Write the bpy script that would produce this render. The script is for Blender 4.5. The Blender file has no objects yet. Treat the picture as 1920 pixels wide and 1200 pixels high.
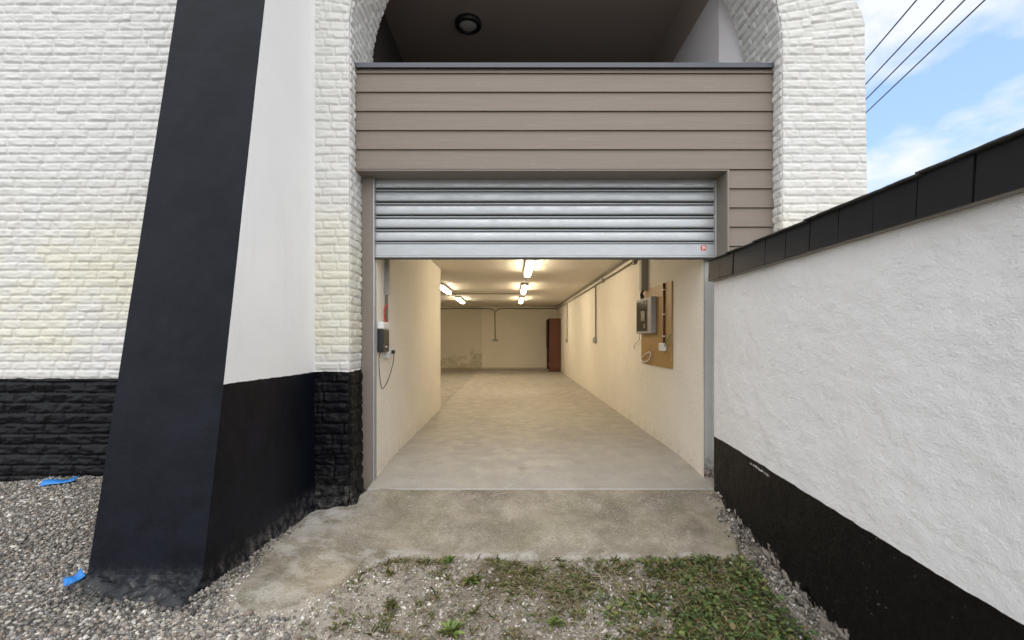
import bpy, bmesh, math, random
import numpy as np
from mathutils import Vector, Matrix
random.seed(7); rng = np.random.default_rng(7)
S = bpy.context.scene
C = S.collection

# ------------------------------------------------------------------ camera
cam = bpy.data.cameras.new('camera'); co = bpy.data.objects.new('camera', cam); C.objects.link(co)
co.location = (0, 0, 1.34); co.rotation_euler = (math.radians(90), 0, 0)
cam.lens = 16; cam.sensor_width = 36; cam.shift_y = 32/1920; cam.clip_start = .05; cam.clip_end = 2000
S.camera = co
# ------------------------------------------------------------------ world, sun, exposure
SUN_EL, SUN_AZ = 46, 176     # azimuth clockwise from +Y: behind the camera, to the left
w = bpy.data.worlds.new('World'); S.world = w; w.use_nodes = True
nt = w.node_tree; nt.nodes.clear()
out = nt.nodes.new('ShaderNodeOutputWorld'); bg = nt.nodes.new('ShaderNodeBackground')
sky = nt.nodes.new('ShaderNodeTexSky'); sky.sky_type = 'NISHITA'; sky.sun_disc = False
sky.sun_elevation = math.radians(SUN_EL); sky.sun_rotation = math.radians(SUN_AZ)
sky.air_density = 1.0; sky.dust_density = .6; sky.ozone_density = 1.2
tc = nt.nodes.new('ShaderNodeTexCoord'); sep = nt.nodes.new('ShaderNodeSeparateXYZ')
def wmath(op, a, b=None, c=None):
    n = nt.nodes.new('ShaderNodeMath'); n.operation = op
    for i, v in enumerate((a, b, c)):
        if v is None: continue
        if isinstance(v, (int, float)): n.inputs[i].default_value = v
        else: nt.links.new(v, n.inputs[i])
    return n.outputs[0]
nt.links.new(tc.outputs['Generated'], sep.inputs[0])
zz = wmath('ADD', wmath('MAXIMUM', sep.outputs[2], 0.0), .22)
cmb = nt.nodes.new('ShaderNodeCombineXYZ')
nt.links.new(wmath('DIVIDE', sep.outputs[0], zz), cmb.inputs[0]); nt.links.new(wmath('DIVIDE', sep.outputs[1], zz), cmb.inputs[1])
n1 = nt.nodes.new('ShaderNodeTexNoise'); n1.inputs['Scale'].default_value = 2.6; n1.inputs['Detail'].default_value = 7; n1.inputs['Roughness'].default_value = .52
mpg = nt.nodes.new('ShaderNodeMapping'); mpg.inputs['Location'].default_value = (3.3, 1.15, .4)
nt.links.new(cmb.outputs[0], mpg.inputs[0]); nt.links.new(mpg.outputs[0], n1.inputs['Vector'])
ramp = nt.nodes.new('ShaderNodeValToRGB'); ramp.color_ramp.elements[0].position = .445; ramp.color_ramp.elements[1].position = .60
nt.links.new(n1.outputs[0], ramp.inputs[0])
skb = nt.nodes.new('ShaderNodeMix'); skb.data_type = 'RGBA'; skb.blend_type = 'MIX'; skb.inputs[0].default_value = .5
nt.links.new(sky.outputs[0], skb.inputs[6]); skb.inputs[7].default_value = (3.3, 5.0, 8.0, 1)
mx = nt.nodes.new('ShaderNodeMix'); mx.data_type = 'RGBA'
behind = wmath('MULTIPLY', wmath('MULTIPLY_ADD', sep.outputs[1], -1.6, .75), 1.0); behind = wmath('MINIMUM', wmath('MAXIMUM', behind, 0.0), .9)  # cloud cover added behind and beside the camera, turns the skylight less blue
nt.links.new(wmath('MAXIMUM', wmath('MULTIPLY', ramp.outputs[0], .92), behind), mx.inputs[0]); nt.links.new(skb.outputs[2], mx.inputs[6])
cc = nt.nodes.new('ShaderNodeMix'); cc.data_type = 'RGBA'; cc.inputs[6].default_value = (5.3, 5.4, 5.6, 1); cc.inputs[7].default_value = (10.7, 10.75, 11.0, 1)  # second tone: unseen cloud behind the camera, made brighter to light the walls
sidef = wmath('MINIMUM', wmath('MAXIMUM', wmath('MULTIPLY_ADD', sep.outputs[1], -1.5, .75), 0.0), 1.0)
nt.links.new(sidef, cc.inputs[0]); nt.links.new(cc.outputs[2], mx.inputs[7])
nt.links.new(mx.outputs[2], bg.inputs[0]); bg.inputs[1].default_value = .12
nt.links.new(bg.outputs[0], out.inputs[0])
sl = bpy.data.lights.new('sun', 'SUN'); so = bpy.data.objects.new('sun', sl); C.objects.link(so)
sl.energy = .5; sl.angle = math.radians(40); sl.color = (1, .965, .91)
az, el = math.radians(SUN_AZ), math.radians(SUN_EL)
sd = Vector((math.sin(az)*math.cos(el), math.cos(az)*math.cos(el), math.sin(el)))
so.rotation_euler = sd.to_track_quat('Z', 'Y').to_euler(); so.location = sd*30
S.view_settings.view_transform = 'Standard'; S.view_settings.look = 'None'; S.view_settings.gamma = 1
S.view_settings.exposure = .68
S.render.engine = 'CYCLES'
S.cycles.max_bounces = 10; S.cycles.diffuse_bounces = 6

# ------------------------------------------------------------------ helpers
def link(o, parent=None):
    C.objects.link(o)
    if parent is not None: o.parent = parent
    return o
def thing(name, label, cat, loc=(0, 0, 0), group=None):
    o = bpy.data.objects.new(name, None); C.objects.link(o); o.location = loc
    o.empty_display_size = .1; o['label'] = label; o['category'] = cat
    if group: o['group'] = group
    return o
def tag(o, label=None, cat=None, group=None, kind=None):
    if label: o['label'] = label
    if cat: o['category'] = cat
    if group: o['group'] = group
    if kind: o['kind'] = kind
    return o
def obj(name, bm, m, parent=None, smooth=False, autos=None):
    me = bpy.data.meshes.new(name); bm.normal_update(); bm.to_mesh(me); bm.free()
    me.materials.append(m)
    o = bpy.data.objects.new(name, me); link(o)
    if smooth: me.shade_smooth()
    if parent is not None:
        o.parent = parent; o.matrix_parent_inverse = Matrix.Translation(-Vector(parent.location)) if parent.type == 'EMPTY' else Matrix.Identity(4)
        if parent.type != 'EMPTY': pass
    return o
def npobj(name, V, F, m, parent=None, smooth=True, col=None):
    """V (n,3), F (k,3|4)"""
    V = np.ascontiguousarray(V, dtype=np.float32); F = np.ascontiguousarray(F, dtype=np.int32)
    me = bpy.data.meshes.new(name); k = F.shape[1]
    me.vertices.add(len(V)); me.vertices.foreach_set('co', V.ravel())
    me.loops.add(F.size); me.loops.foreach_set('vertex_index', F.ravel())
    me.polygons.add(len(F)); me.polygons.foreach_set('loop_start', np.arange(0, F.size, k, dtype=np.int32))
    try: me.polygons.foreach_set('loop_total', np.full(len(F), k, dtype=np.int32))
    except Exception: pass
    me.update(calc_edges=True); me.validate()
    if col is not None:
        a = me.color_attributes.new('Col', 'FLOAT_COLOR', 'POINT')
        a.data.foreach_set('color', np.c_[col, np.ones(len(col))].astype(np.float32).ravel())
    me.materials.append(m)
    if smooth: me.shade_smooth()
    o = bpy.data.objects.new(name, me); link(o)
    if parent is not None:
        o.parent = parent; o.matrix_parent_inverse = Matrix.Translation(-Vector(parent.location)) if parent.type == 'EMPTY' else Matrix.Identity(4)
    return o
def bx(bm, x0, x1, y0, y1, z0, z1, bev=0, seg=2):
    r = bmesh.ops.create_cube(bm, size=1)
    bmesh.ops.transform(bm, verts=r['verts'], matrix=Matrix.Translation(((x0+x1)/2, (y0+y1)/2, (z0+z1)/2)) @ Matrix.Diagonal((x1-x0, y1-y0, z1-z0, 1)))
    if bev:
        es = list({e for v in r['verts'] for e in v.link_edges})
        bmesh.ops.bevel(bm, geom=es, offset=bev, segments=seg, profile=.5, affect='EDGES')
    return bm
def box(*a, **k): return bx(bmesh.new(), *a, **k)
def tube(bm, pts, r, n=8):
    pts = [Vector(p) for p in pts]; rings = []
    up = Vector((0, 0, 1))
    for i, p in enumerate(pts):
        t = (pts[min(i+1, len(pts)-1)] - pts[max(i-1, 0)]).normalized()
        a = t.cross(up)
        if a.length < .05: a = t.cross(Vector((0, 1, 0)))
        a.normalize(); b = t.cross(a).normalized()
        rings.append([bm.verts.new(p + r*(math.cos(2*math.pi*j/n)*a + math.sin(2*math.pi*j/n)*b)) for j in range(n)])
    for A, B in zip(rings, rings[1:]):
        for j in range(n): bm.faces.new((A[j], A[(j+1) % n], B[(j+1) % n], B[j]))
    bm.faces.new(rings[0][::-1]); bm.faces.new(rings[-1])
    return bm
def lathe(prof, c, n=40):
    bm = bmesh.new(); rings = []
    for r, z in prof: rings.append([bm.verts.new((c[0]+r*math.cos(2*math.pi*j/n), c[1]+r*math.sin(2*math.pi*j/n), c[2]+z)) for j in range(n)])
    for a, b in zip(rings, rings[1:]):
        for j in range(n): bm.faces.new((a[j], a[(j+1) % n], b[(j+1) % n], b[j]))
    bm.faces.new(rings[-1]); bmesh.ops.recalc_face_normals(bm, faces=bm.faces[:]); return bm
def spline(pts, n=8):
    P = [Vector(p) for p in pts]; P = [P[0]*2-P[1]] + P + [P[-1]*2-P[-2]]; o = []
    for i in range(1, len(P)-2):
        for k in range(n):
            t = k/n; a, b, c, d = P[i-1], P[i], P[i+1], P[i+2]
            o.append(.5*((2*b) + (c-a)*t + (2*a-5*b+4*c-d)*t*t + (3*b-a-3*c+d)*t**3))
    o.append(P[-2]); return o
# numpy noise
def h2(a, b, s=0.):
    v = np.sin(a*12.9898 + b*78.233 + s*37.719)*43758.5453
    return v - np.floor(v)
def vn(x, y, s=0.):
    i, j = np.floor(x), np.floor(y); f, g = x-i, y-j
    f = f*f*(3-2*f); g = g*g*(3-2*g)
    return ((h2(i, j, s)*(1-f)+h2(i+1, j, s)*f)*(1-g) + (h2(i, j+1, s)*(1-f)+h2(i+1, j+1, s)*f)*g)*2-1
def fbm(x, y, s=0., o=4):
    t = 0; a = .5
    for k in range(o): t = t + a*vn(x, y, s+k*3.1); x = x*2.03+1.7; y = y*2.01+3.1; a *= .5
    return t
def ss(a, b, x):
    t = np.clip((x-a)/(b-a), 0, 1); return t*t*(3-2*t)
def gridfaces(nu, nv):
    i = np.arange(nu*nv).reshape(nu, nv)
    return np.stack([i[:-1, :-1], i[1:, :-1], i[1:, 1:], i[:-1, 1:]], -1).reshape(-1, 4)
def brick_h(u, v, seed=0., L=.222, CH=.0745):
    u2 = u + .012*fbm(u*9, v*9, seed+1, 3); v2 = v + .0065*fbm(u*5, v*9, seed+2, 3) + .003*fbm(u*22, v*9, seed+21, 2)
    r = np.floor(v2/CH); fv = v2/CH-r
    q = u2/L + h2(r, r*0+3, seed)*.4 + (r % 2)*.5
    k = np.floor(q)
    jb = lambda kk: kk + (h2(kk, r, seed+5)-.5)*.5
    lo, hi = jb(k), jb(k+1)
    below = q < lo; above = q >= hi
    cell = np.where(below, k-1, np.where(above, k+1, k))
    lo, hi = jb(cell), jb(cell+1)
    du = np.minimum(q-lo, hi-q)*L; dv = np.minimum(fv, 1-fv)*CH
    rr = h2(cell, r, seed+9)
    sv = .04+.96*ss(.001, .014, dv); su = .04+.96*ss(.001, .015, du)
    m = sv*su
    tilt = (fv-.5)*(h2(cell, r, seed+11)-.3)*.006
    h = m*(.0100+.0070*rr) + m*(tilt + .0085*fbm(u*15+rr*9, v*30, seed+4, 4)) + .0012*fbm(u*60, v*60, seed+6, 2)
    return h

# ------------------------------------------------------------------ materials
class M:
    def __init__(s, name, rough=.7, metal=0, spec=.5):
        s.m = bpy.data.materials.new(name); s.m.use_nodes = True; s.t = s.m.node_tree
        s.b = s.t.nodes['Principled BSDF']; s.b.inputs['Roughness'].default_value = rough; s.b.inputs['Metallic'].default_value = metal
        s.b.inputs['Specular IOR Level'].default_value = spec
        s.g = s.t.nodes.new('ShaderNodeNewGeometry'); s.pos = s.g.outputs['Position']
        sp = s.t.nodes.new('ShaderNodeSeparateXYZ'); s.t.links.new(s.pos, sp.inputs[0]); s.x, s.y, s.z = sp.outputs
    def inp(s, sock, v):
        if v is None: return
        if isinstance(v, (int, float)): sock.default_value = v
        elif isinstance(v, (tuple, list)): sock.default_value = tuple(v)+(1,)*(len(sock.default_value)-len(v))
        else: s.t.links.new(v, sock)
    def ma(s, op, a, b=None, c=None, clamp=False):
        n = s.t.nodes.new('ShaderNodeMath'); n.operation = op; n.use_clamp = clamp
        for i, v in enumerate((a, b, c)): s.inp(n.inputs[i], v)
        return n.outputs[0]
    def noise(s, scale, detail=4, rough=.55, stretch=None, vec=None, dist=0):
        n = s.t.nodes.new('ShaderNodeTexNoise'); n.inputs['Scale'].default_value = scale
        n.inputs['Detail'].default_value = detail; n.inputs['Roughness'].default_value = rough; n.inputs['Distortion'].default_value = dist
        v = vec or s.pos
        if stretch:
            mp = s.t.nodes.new('ShaderNodeMapping'); mp.inputs['Scale'].default_value = stretch; s.t.links.new(v, mp.inputs[0]); v = mp.outputs[0]
        s.t.links.new(v, n.inputs['Vector']); return n.outputs[0]
    def voro(s, scale, feat='F1'):
        n = s.t.nodes.new('ShaderNodeTexVoronoi'); n.inputs['Scale'].default_value = scale; n.feature = feat
        s.t.links.new(s.pos, n.inputs['Vector']); return n
    def mr(s, v, a, b, c=0., d=1., smooth=True):
        n = s.t.nodes.new('ShaderNodeMapRange'); n.interpolation_type = 'SMOOTHSTEP' if smooth else 'LINEAR'
        s.inp(n.inputs[0], v)
        for i, x in enumerate((a, b, c, d)): s.inp(n.inputs[i+1], x)
        return n.outputs[0]
    def mix(s, f, a, b, mode='MIX'):
        n = s.t.nodes.new('ShaderNodeMix'); n.data_type = 'RGBA'; n.blend_type = mode
        s.inp(n.inputs[0], f); s.inp(n.inputs[6], a); s.inp(n.inputs[7], b); return n.outputs[2]
    def col(s, v): s.inp(s.b.inputs['Base Color'], v); return s
    def rough(s, v): s.inp(s.b.inputs['Roughness'], v); return s
    def bump(s, h, strength=.5, dist=.01):
        n = s.t.nodes.new('ShaderNodeBump'); n.inputs['Strength'].default_value = strength; n.inputs['Distance'].default_value = dist
        s.t.links.new(h, n.inputs['Height'])
        if s.b.inputs['Normal'].is_linked: s.t.links.new(s.b.inputs['Normal'].links[0].from_socket, n.inputs['Normal'])
        s.t.links.new(n.outputs[0], s.b.inputs['Normal']); return s
    def attr(s, name='Col'):
        n = s.t.nodes.new('ShaderNodeAttribute'); n.attribute_name = name; return n.outputs['Color']
def plain(name, c, rough=.6, metal=0, var=.12, scale=12, bump=0, bscale=60, stretch=None):
    k = M(name, rough, metal); n = k.noise(scale, 4, stretch=stretch)
    k.col(k.mix(n, tuple(x*(1-var) for x in c), tuple(min(1, x*(1+var)) for x in c)))
    if bump: k.bump(k.noise(bscale, 3, stretch=stretch), bump, .01)
    return k.m

BLACK = (.0145, .0155, .020)
def paint_wall(name, zb_left, zb_right, xsplit, brick=True):
    k = M(name, .6, 0, .18)
    white = k.mix(k.noise(3, 5), (.58, .575, .555), (.665, .66, .64))
    zone = k.ma('MULTIPLY', k.mr(k.z, .9, 1.4), k.mr(k.z, 2.9, 1.9))
    yel = k.ma('MULTIPLY', k.ma('MULTIPLY', zone, k.mr(k.noise(1.6, 4, .6), .28, .60)), .62)
    white = k.mix(yel, white, (.655, .62, .46))
    dirt = k.mr(k.noise(38, 4, .7), .66, .76, 0, .16); white = k.mix(dirt, white, (.45, .41, .34))
    blk = k.mix(k.noise(9, 5), (.0018, .002, .0028), (.0042, .0045, .006))
    sc = k.voro(42); sp = k.ma('MULTIPLY', k.mr(sc.outputs['Distance'], .16, .08), k.mr(k.z, .32, -.02, 0, 1))
    sp = k.ma('MULTIPLY', sp, k.mr(k.noise(7, 3), .48, .62)); blk = k.mix(k.ma('MULTIPLY', sp, .55), blk, (.55, .54, .52))
    dust = k.ma('MULTIPLY', k.mr(k.z, .18, -.2), k.mr(k.noise(14, 5, .7), .42, .75)); blk = k.mix(k.ma('MULTIPLY', dust, .4), blk, (.3, .29, .27))
    thr = k.mr(k.x, xsplit-.01, xsplit+.01, zb_left, zb_right)
    thr = k.ma('ADD', thr, k.mr(k.noise(8, 3), 0, 1, -.008, .008))
    f = k.mr(k.ma('SUBTRACT', k.z, thr), -.0015, .0015)
    k.col(k.mix(f, blk, white)); k.rough(k.mr(f, 0, 1, .5, .68))
    k.bump(k.noise(80, 5, .65), .28, .010)
    return k.m
m_brick = paint_wall('painted_brick', .967, 1.028, -2.1)

def plaster(name, c1, c2, bs=.5, sc=26, warm=None):
    k = M(name, .8); k.col(k.mix(k.noise(2.2, 5), c1, c2))
    k.bump(k.noise(sc, 6, .62), bs, .02); k.bump(k.noise(160, 3), .25, .005); return k
# buttress: right face white over black, front all black
k = M('buttress_paint', .5, 0, .14)
blk = k.mix(k.mr(k.noise(3, 7, .7), .35, .68), (.0020, .0026, .0062), (.0054, .0066, .0125))
blk = k.mix(k.mr(k.noise(30, 4, .6, stretch=(1, 1, .25)), .55, .8, 0, .35), blk, (.009, .0102, .016))
dust = k.ma('MULTIPLY', k.mr(k.z, .06, -.16), k.mr(k.noise(18, 5, .7), .4, .72)); blk = k.mix(k.ma('MULTIPLY', dust, .5), blk, (.26, .25, .235))
wht = k.mix(k.noise(2.5, 5), (.79, .79, .785), (.87, .87, .865)); wht = k.mix(k.mr(k.noise(6, 6, .7, stretch=(1, 1.4, .18)), .52, .76, 0, .16), wht, (.56, .55, .52))
nsep = k.t.nodes.new('ShaderNodeSeparateXYZ'); k.t.links.new(k.g.outputs['True Normal'], nsep.inputs[0])
side = k.mr(nsep.outputs[0], .55, .75)
hi = k.mr(k.ma('SUBTRACT', k.z, k.ma('ADD', k.mr(k.y, 2.6, 4.1, 1.052, 1.028), k.mr(k.noise(9, 3), 0, 1, -.005, .005))), -.002, .002)
wf = k.ma('MULTIPLY', side, hi)
k.col(k.mix(wf, blk, wht)); k.rough(k.mr(wf, 0, 1, .47, .75)); k.bump(k.noise(70, 5, .6), .16, .008); k.bump(k.noise(5, 3), .12, .02)
m_butt = k.m
# boundary wall
k = M('boundary_plaster', .78, 0, .15)
wht = k.mix(k.noise(1.7, 5, .6), (.79, .785, .78), (.87, .87, .87))
wht = k.mix(k.mr(k.noise(5, 6, .7, stretch=(1, 1, .35)), .56, .74, 0, .14), wht, (.5, .48, .45))
blk = k.mix(k.noise(6, 5), (.0014, .0013, .0015), (.0034, .0031, .0035))
gd = k.mr(k.y, 1.6, 4.25, .33, .42)
sc = k.voro(30); sp = k.ma('MULTIPLY', k.mr(sc.outputs['Distance'], .13, .06), k.mr(k.noise(5, 3), .5, .6)); blk = k.mix(k.ma('MULTIPLY', sp, .45), blk, (.5, .49, .47))
br = k.mr(k.ma('SUBTRACT', k.ma('ADD', k.mr(k.y, 2.6, 4.2, -.30, -.13), k.mr(k.noise(11, 6, .75), .35, .75, -.09, .14)), k.z), -.004, .012)
blk = k.mix(br, blk, k.mix(k.noise(40, 4), (.22, .19, .16), (.55, .50, .44)))
scf = k.ma('MULTIPLY', k.mr(k.ma('ABSOLUTE', k.ma('SUBTRACT', k.z, k.ma('ADD', k.mr(k.y, 3.26, 3.56, .348, .362), k.mr(k.noise(12, 3), 0, 1, -.008, .008)))), .011, .005), k.ma('MULTIPLY', k.mr(k.y, 3.24, 3.30), k.mr(k.y, 3.56, 3.50)))
blk = k.mix(k.ma('MULTIPLY', scf, k.mr(k.noise(45, 4), .4, .55)), blk, (.6, .6, .6))
f = k.mr(k.ma('SUBTRACT', k.z, k.ma('ADD', gd, k.mr(k.noise(10, 3), 0, 1, -.006, .006))), -.0015, .0015)
k.col(k.mix(f, blk, wht)); k.rough(k.mr(f, 0, 1, .38, .8))
k.bump(k.noise(95, 6, .7), .9, .010); k.bump(k.noise(24, 5, .62, stretch=(1, .7, 1.2)), .45, .016); k.bump(k.noise(6, 4, .6, stretch=(1, .6, 1.3)), .5, .03)
m_bound = k.m
# interior
k = plaster('interior_plaster', (.70, .655, .57), (.80, .76, .68), .5, 22)
low = k.ma('MULTIPLY', k.mr(k.z, .22, 0), k.mr(k.noise(9, 6, .7), .4, .7))
c = k.b.inputs['Base Color'].links[0].from_socket
c = k.mix(k.ma('MULTIPLY', low, .35), c, (.34, .27, .19)); c = k.mix(k.mr(k.noise(16, 5, .75), .66, .8, 0, .3), c, (.42, .36, .27)); k.col(c); m_int = k.m
k = plaster('back_wall_plaster', (.72, .67, .57), (.80, .75, .65), .4, 14)
c = k.b.inputs['Base Color'].links[0].from_socket
left = k.mr(k.x, -1.24, -1.27)
c = k.mix(k.ma('MULTIPLY', left, .35), c, (.50, .45, .35))
edge = k.ma('ADD', k.mr(k.noise(2.6, 6, .7), .3, .7, -.45, .55), k.mr(k.x, -3.1, -1.5, .15, .45))
damp = k.mr(k.ma('SUBTRACT', edge, k.z), -.06, .12); damp = k.ma('MULTIPLY', damp, left)
c = k.mix(k.ma('MULTIPLY', damp, k.mr(k.noise(6, 5, .75), .35, .62, .25, .8)), c, k.mix(k.noise(7, 5, .7), (.30, .25, .15), (.5, .45, .34)))
k.col(k.mix(k.ma('MULTIPLY', k.mr(k.z, .09, .02), .6), c, (.3, .25, .16))); m_back = k.m
m_ceil = plaster('ceiling_paint', (.62, .58, .51), (.68, .64, .57), .15, 10).m
# floor
k = M('screed', .62)
c = k.mix(k.noise(1.1, 7, .65, stretch=(1, .55, 1)), (.27, .248, .21), (.45, .425, .38))
c = k.mix(k.mr(k.noise(4, 8, .75), .46, .74, 0, .28), c, (.62, .60, .56))
c = k.mix(k.mr(k.noise(3.3, 6, .7), .52, .70, 0, .35), c, (.26, .225, .175))
c = k.mix(k.mr(k.noise(60, 4, .8), .54, .66, 0, .35), c, (.22, .19, .15)); c = k.mix(k.mr(k.noise(1.7, 8, .75, dist=.6), .54, .66, 0, .28), c, (.22, .195, .155)); c = k.mix(k.mr(k.voro(26).outputs['Distance'], .1, .03, 0, .22), c, (.22, .19, .15))
k.col(c); k.rough(k.mr(k.noise(5, 4), .3, .7, .45, .75)); k.bump(k.noise(30, 6, .7), .25, .01); m_floor = k.m
k = M('apron_concrete', .85)
c = k.mix(k.mr(k.noise(2.4, 8, .66), .30, .72), (.195, .165, .122), (.43, .375, .29))
c = k.mix(k.mr(k.noise(4.2, 7, .75), .5, .66, 0, .4), c, (.19, .165, .115)); c = k.mix(k.mr(k.noise(9, 6, .75), .54, .66, 0, .45), c, (.52, .48, .40))
gr = k.ma('MULTIPLY', k.mr(k.noise(2.1, 5, .6), .47, .62), .30); c = k.mix(gr, c, (.27, .25, .14))
edge = k.ma('MULTIPLY', k.mr(k.x, -1.1, -1.6), k.mr(k.y, 3.0, 3.9)); c = k.mix(k.ma('MULTIPLY', edge, k.mr(k.noise(6, 5, .7), .35, .6)), c, (.62, .60, .57))
fr = k.ma('MULTIPLY', k.mr(k.y, 3.46, 3.36), k.mr(k.noise(6, 5, .7), .45, .6)); c = k.mix(k.ma('MULTIPLY', fr, .55), c, (.62, .59, .54))
gl = k.ma('MULTIPLY', k.mr(k.ma('ABSOLUTE', k.ma('ADD', k.x, 1.15)), .38, .1), k.mr(k.ma('ABSOLUTE', k.ma('SUBTRACT', k.y, 2.85)), .40, .1)); c = k.mix(k.ma('MULTIPLY', gl, .45), c, (.54, .46, .31))
mo = k.ma('MULTIPLY', k.ma('MAXIMUM', k.mr(k.x, -1.34, -1.50), k.mr(k.y, 2.68, 2.52)), k.mr(k.y, 3.15, 2.9)); c = k.mix(k.ma('MULTIPLY', mo, k.mr(k.noise(5, 5), .35, .62, .1, .75)), c, (.14, .125, .075))
c = k.mix(k.mr(k.noise(75, 4, .85), .53, .64, 0, .62), c, (.62, .58, .50)); c = k.mix(k.mr(k.noise(62, 4, .85), .54, .64, 0, .62), c, (.12, .10, .075))
k.col(c); k.bump(k.noise(75, 5, .8), .8, .014); k.bump(k.noise(14, 6, .7), .35, .03); m_apron = k.m
# ground sheet
k = M('gritty_soil', .95)
c = k.mix(k.noise(7, 7, .7), (.22, .185, .14), (.42, .365, .29)); dk = k.mr(k.ma('ADD', k.x, k.mr(k.noise(3, 4), 0, 1, -.5, .5)), -1.25, -1.75)
lb = k.ma('MULTIPLY', k.mr(k.ma('ABSOLUTE', k.ma('ADD', k.x, 1.2)), .75, .25), k.mr(k.ma('ABSOLUTE', k.ma('SUBTRACT', k.y, 2.55)), .65, .2)); c = k.mix(dk, c, (.09, .08, .068)); c = k.mix(k.ma('MULTIPLY', lb, .75), c, (.55, .49, .41))
v = k.voro(85); c = k.mix(k.mr(k.noise(70, 4, .8), .45, .62, 0, .7), c, (.46, .41, .34)); c = k.mix(k.mr(k.noise(90, 4, .8), .56, .66, 0, .8), c, (.10, .09, .075))
far = k.mr(k.y, -6, -14); c = k.mix(far, c, (.12, .13, .07))
k.col(c); k.bump(k.noise(80, 6, .75), .9, .02); m_ground = k.m
k = M('pebble_stone', .75); k.col(k.mix(k.mr(k.noise(110, 4, .7), .3, .7), k.attr(), k.mix(.25, k.attr(), (.6, .56, .5)), 'MIX')); k.bump(k.noise(150, 3), .3, .004); m_peb = k.m
k = M('leaf', .55); k.col(k.attr()); k.b.inputs['Subsurface Weight'].default_value = 0; m_leaf = k.m
# cladding
k = M('taupe_cladding', .58)
c = k.mix(k.noise(2.2, 6, .65, stretch=(.5, 1, 30)), (.148, .120, .097), (.222, .180, .149))
c = k.mix(k.mr(k.noise(16, 5, .7, stretch=(.25, 1, 6)), .55, .72, 0, .35), c, (.32, .275, .235))
k.col(c); k.bump(k.noise(9, 5, .7, stretch=(.35, 1, 22)), .25, .004); m_clad = k.m
m_frame = plain('taupe_trim', (.20, .17, .142), .5, var=.08, scale=6, bump=.06, bscale=30)
m_cap = plain('anthracite_trim', (.075, .08, .095), .4, .3, var=.1)
m_loggia = plain('loggia_ceiling_paint', (.33, .275, .25), .8, var=.08, scale=2)
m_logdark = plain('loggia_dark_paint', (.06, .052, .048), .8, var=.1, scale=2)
m_loggrey = plain('loggia_grey_render', (.62, .60, .61), .85, var=.05, scale=3, bump=.1)
# metals etc.
k = M('galvanised_shutter', .42, .32)
c = k.mix(k.noise(3.5, 6, .7, stretch=(1, 1, 5)), (.34, .36, .375), (.49, .51, .525))
c = k.mix(k.mr(k.noise(9, 5, .75, stretch=(2, 1, .5)), .58, .72, 0, .35), c, (.42, .42, .41))
c = k.mix(k.mr(k.noise(24, 4, .8, stretch=(3, 1, .6)), .68, .74, 0, .55), c, (.18, .175, .17))
k.col(c); k.rough(k.mr(k.noise(12, 5), .3, .7, .28, .5)); k.bump(k.noise(3, 4, stretch=(1.5, 1, 6)), .22, .01); m_shut = k.m
m_galv = plain('galvanised_guide', (.42, .43, .43), .45, .5, var=.2, scale=20)
k = M('weathered_guide', .6, .1); c = k.mix(k.noise(14, 5), (.42, .42, .40), (.56, .56, .54)); k.col(k.mix(k.ma('MULTIPLY', k.mr(k.z, .25, -.03), k.mr(k.noise(22, 5), .35, .6)), c, (.12, .075, .05))); m_guide = k.m
m_rubber_shade = plain('rubber_and_gap_shade', (.035, .035, .033), .7)  # seal rubber, also the dark sheet standing in for shade between slats
k = M('slate', .5, 0, .25); k.col(k.mix(k.noise(5, 5), (.0075, .0075, .009), (.014, .0135, .015))); k.bump(k.noise(24, 6, .6, stretch=(1, 1, 1.5)), .35, .006); m_slate = k.m
m_slatetop = plain('slate_top', (.035, .035, .034), .8, var=.4, scale=25, bump=.6, bscale=45)
m_conduit = plain('grey_conduit', (.22, .20, .17), .6)
m_trunk = plain('grey_trunking', (.33, .31, .27), .55)
m_whitepl = plain('white_plastic', (.72, .71, .69), .4, var=.05)
m_greypl = plain('grey_plastic', (.34, .33, .33), .5, var=.06)
m_blackpl = plain('black_plastic', (.015, .015, .018), .35)
m_glassdk = plain('smoked_window', (.022, .018, .014), .12)
m_red = plain('red_plastic', (.55, .05, .03), .45)
m_green = plain('green_wire', (.10, .24, .08), .5)
m_brownpipe = plain('brown_conduit', (.14, .045, .02), .45)
m_blue = plain('blue_film', (.02, .20, .58), .5, var=.3, scale=30, bump=.5, bscale=40)
m_board = M('wood_board', .5); k = m_board
k.col(k.mix(k.noise(3, 6, .65, stretch=(6, 14, .4)), (.25, .145, .040), (.44, .27, .085))); k.bump(k.noise(5, 5, stretch=(6, 16, .7)), .1, .004); m_board = k.m
k = M('mahogany', .4); k.col(k.mix(k.noise(3, 6, .65, stretch=(8, 8, .6)), (.085, .024, .006), (.14, .040, .010))); m_cab = k.m
m_cabin = plain('cabinet_dark_interior', (.05, .014, .006), .6)
k = M('lamp_diffuser', .4); k.col((.9, .85, .75)); k.b.inputs['Emission Color'].default_value = (1, .83, .58, 1); k.b.inputs['Emission Strength'].default_value = 29; m_emit = k.m
m_opal = plain('opal_glass', (.42, .41, .42), .35, var=.03)
m_cable = plain('overhead_cable', (.035, .04, .055), .6)
m_dry = M('dry_stalk', .8); m_dry.col(m_dry.attr()); m_dry = m_dry.m

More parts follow.
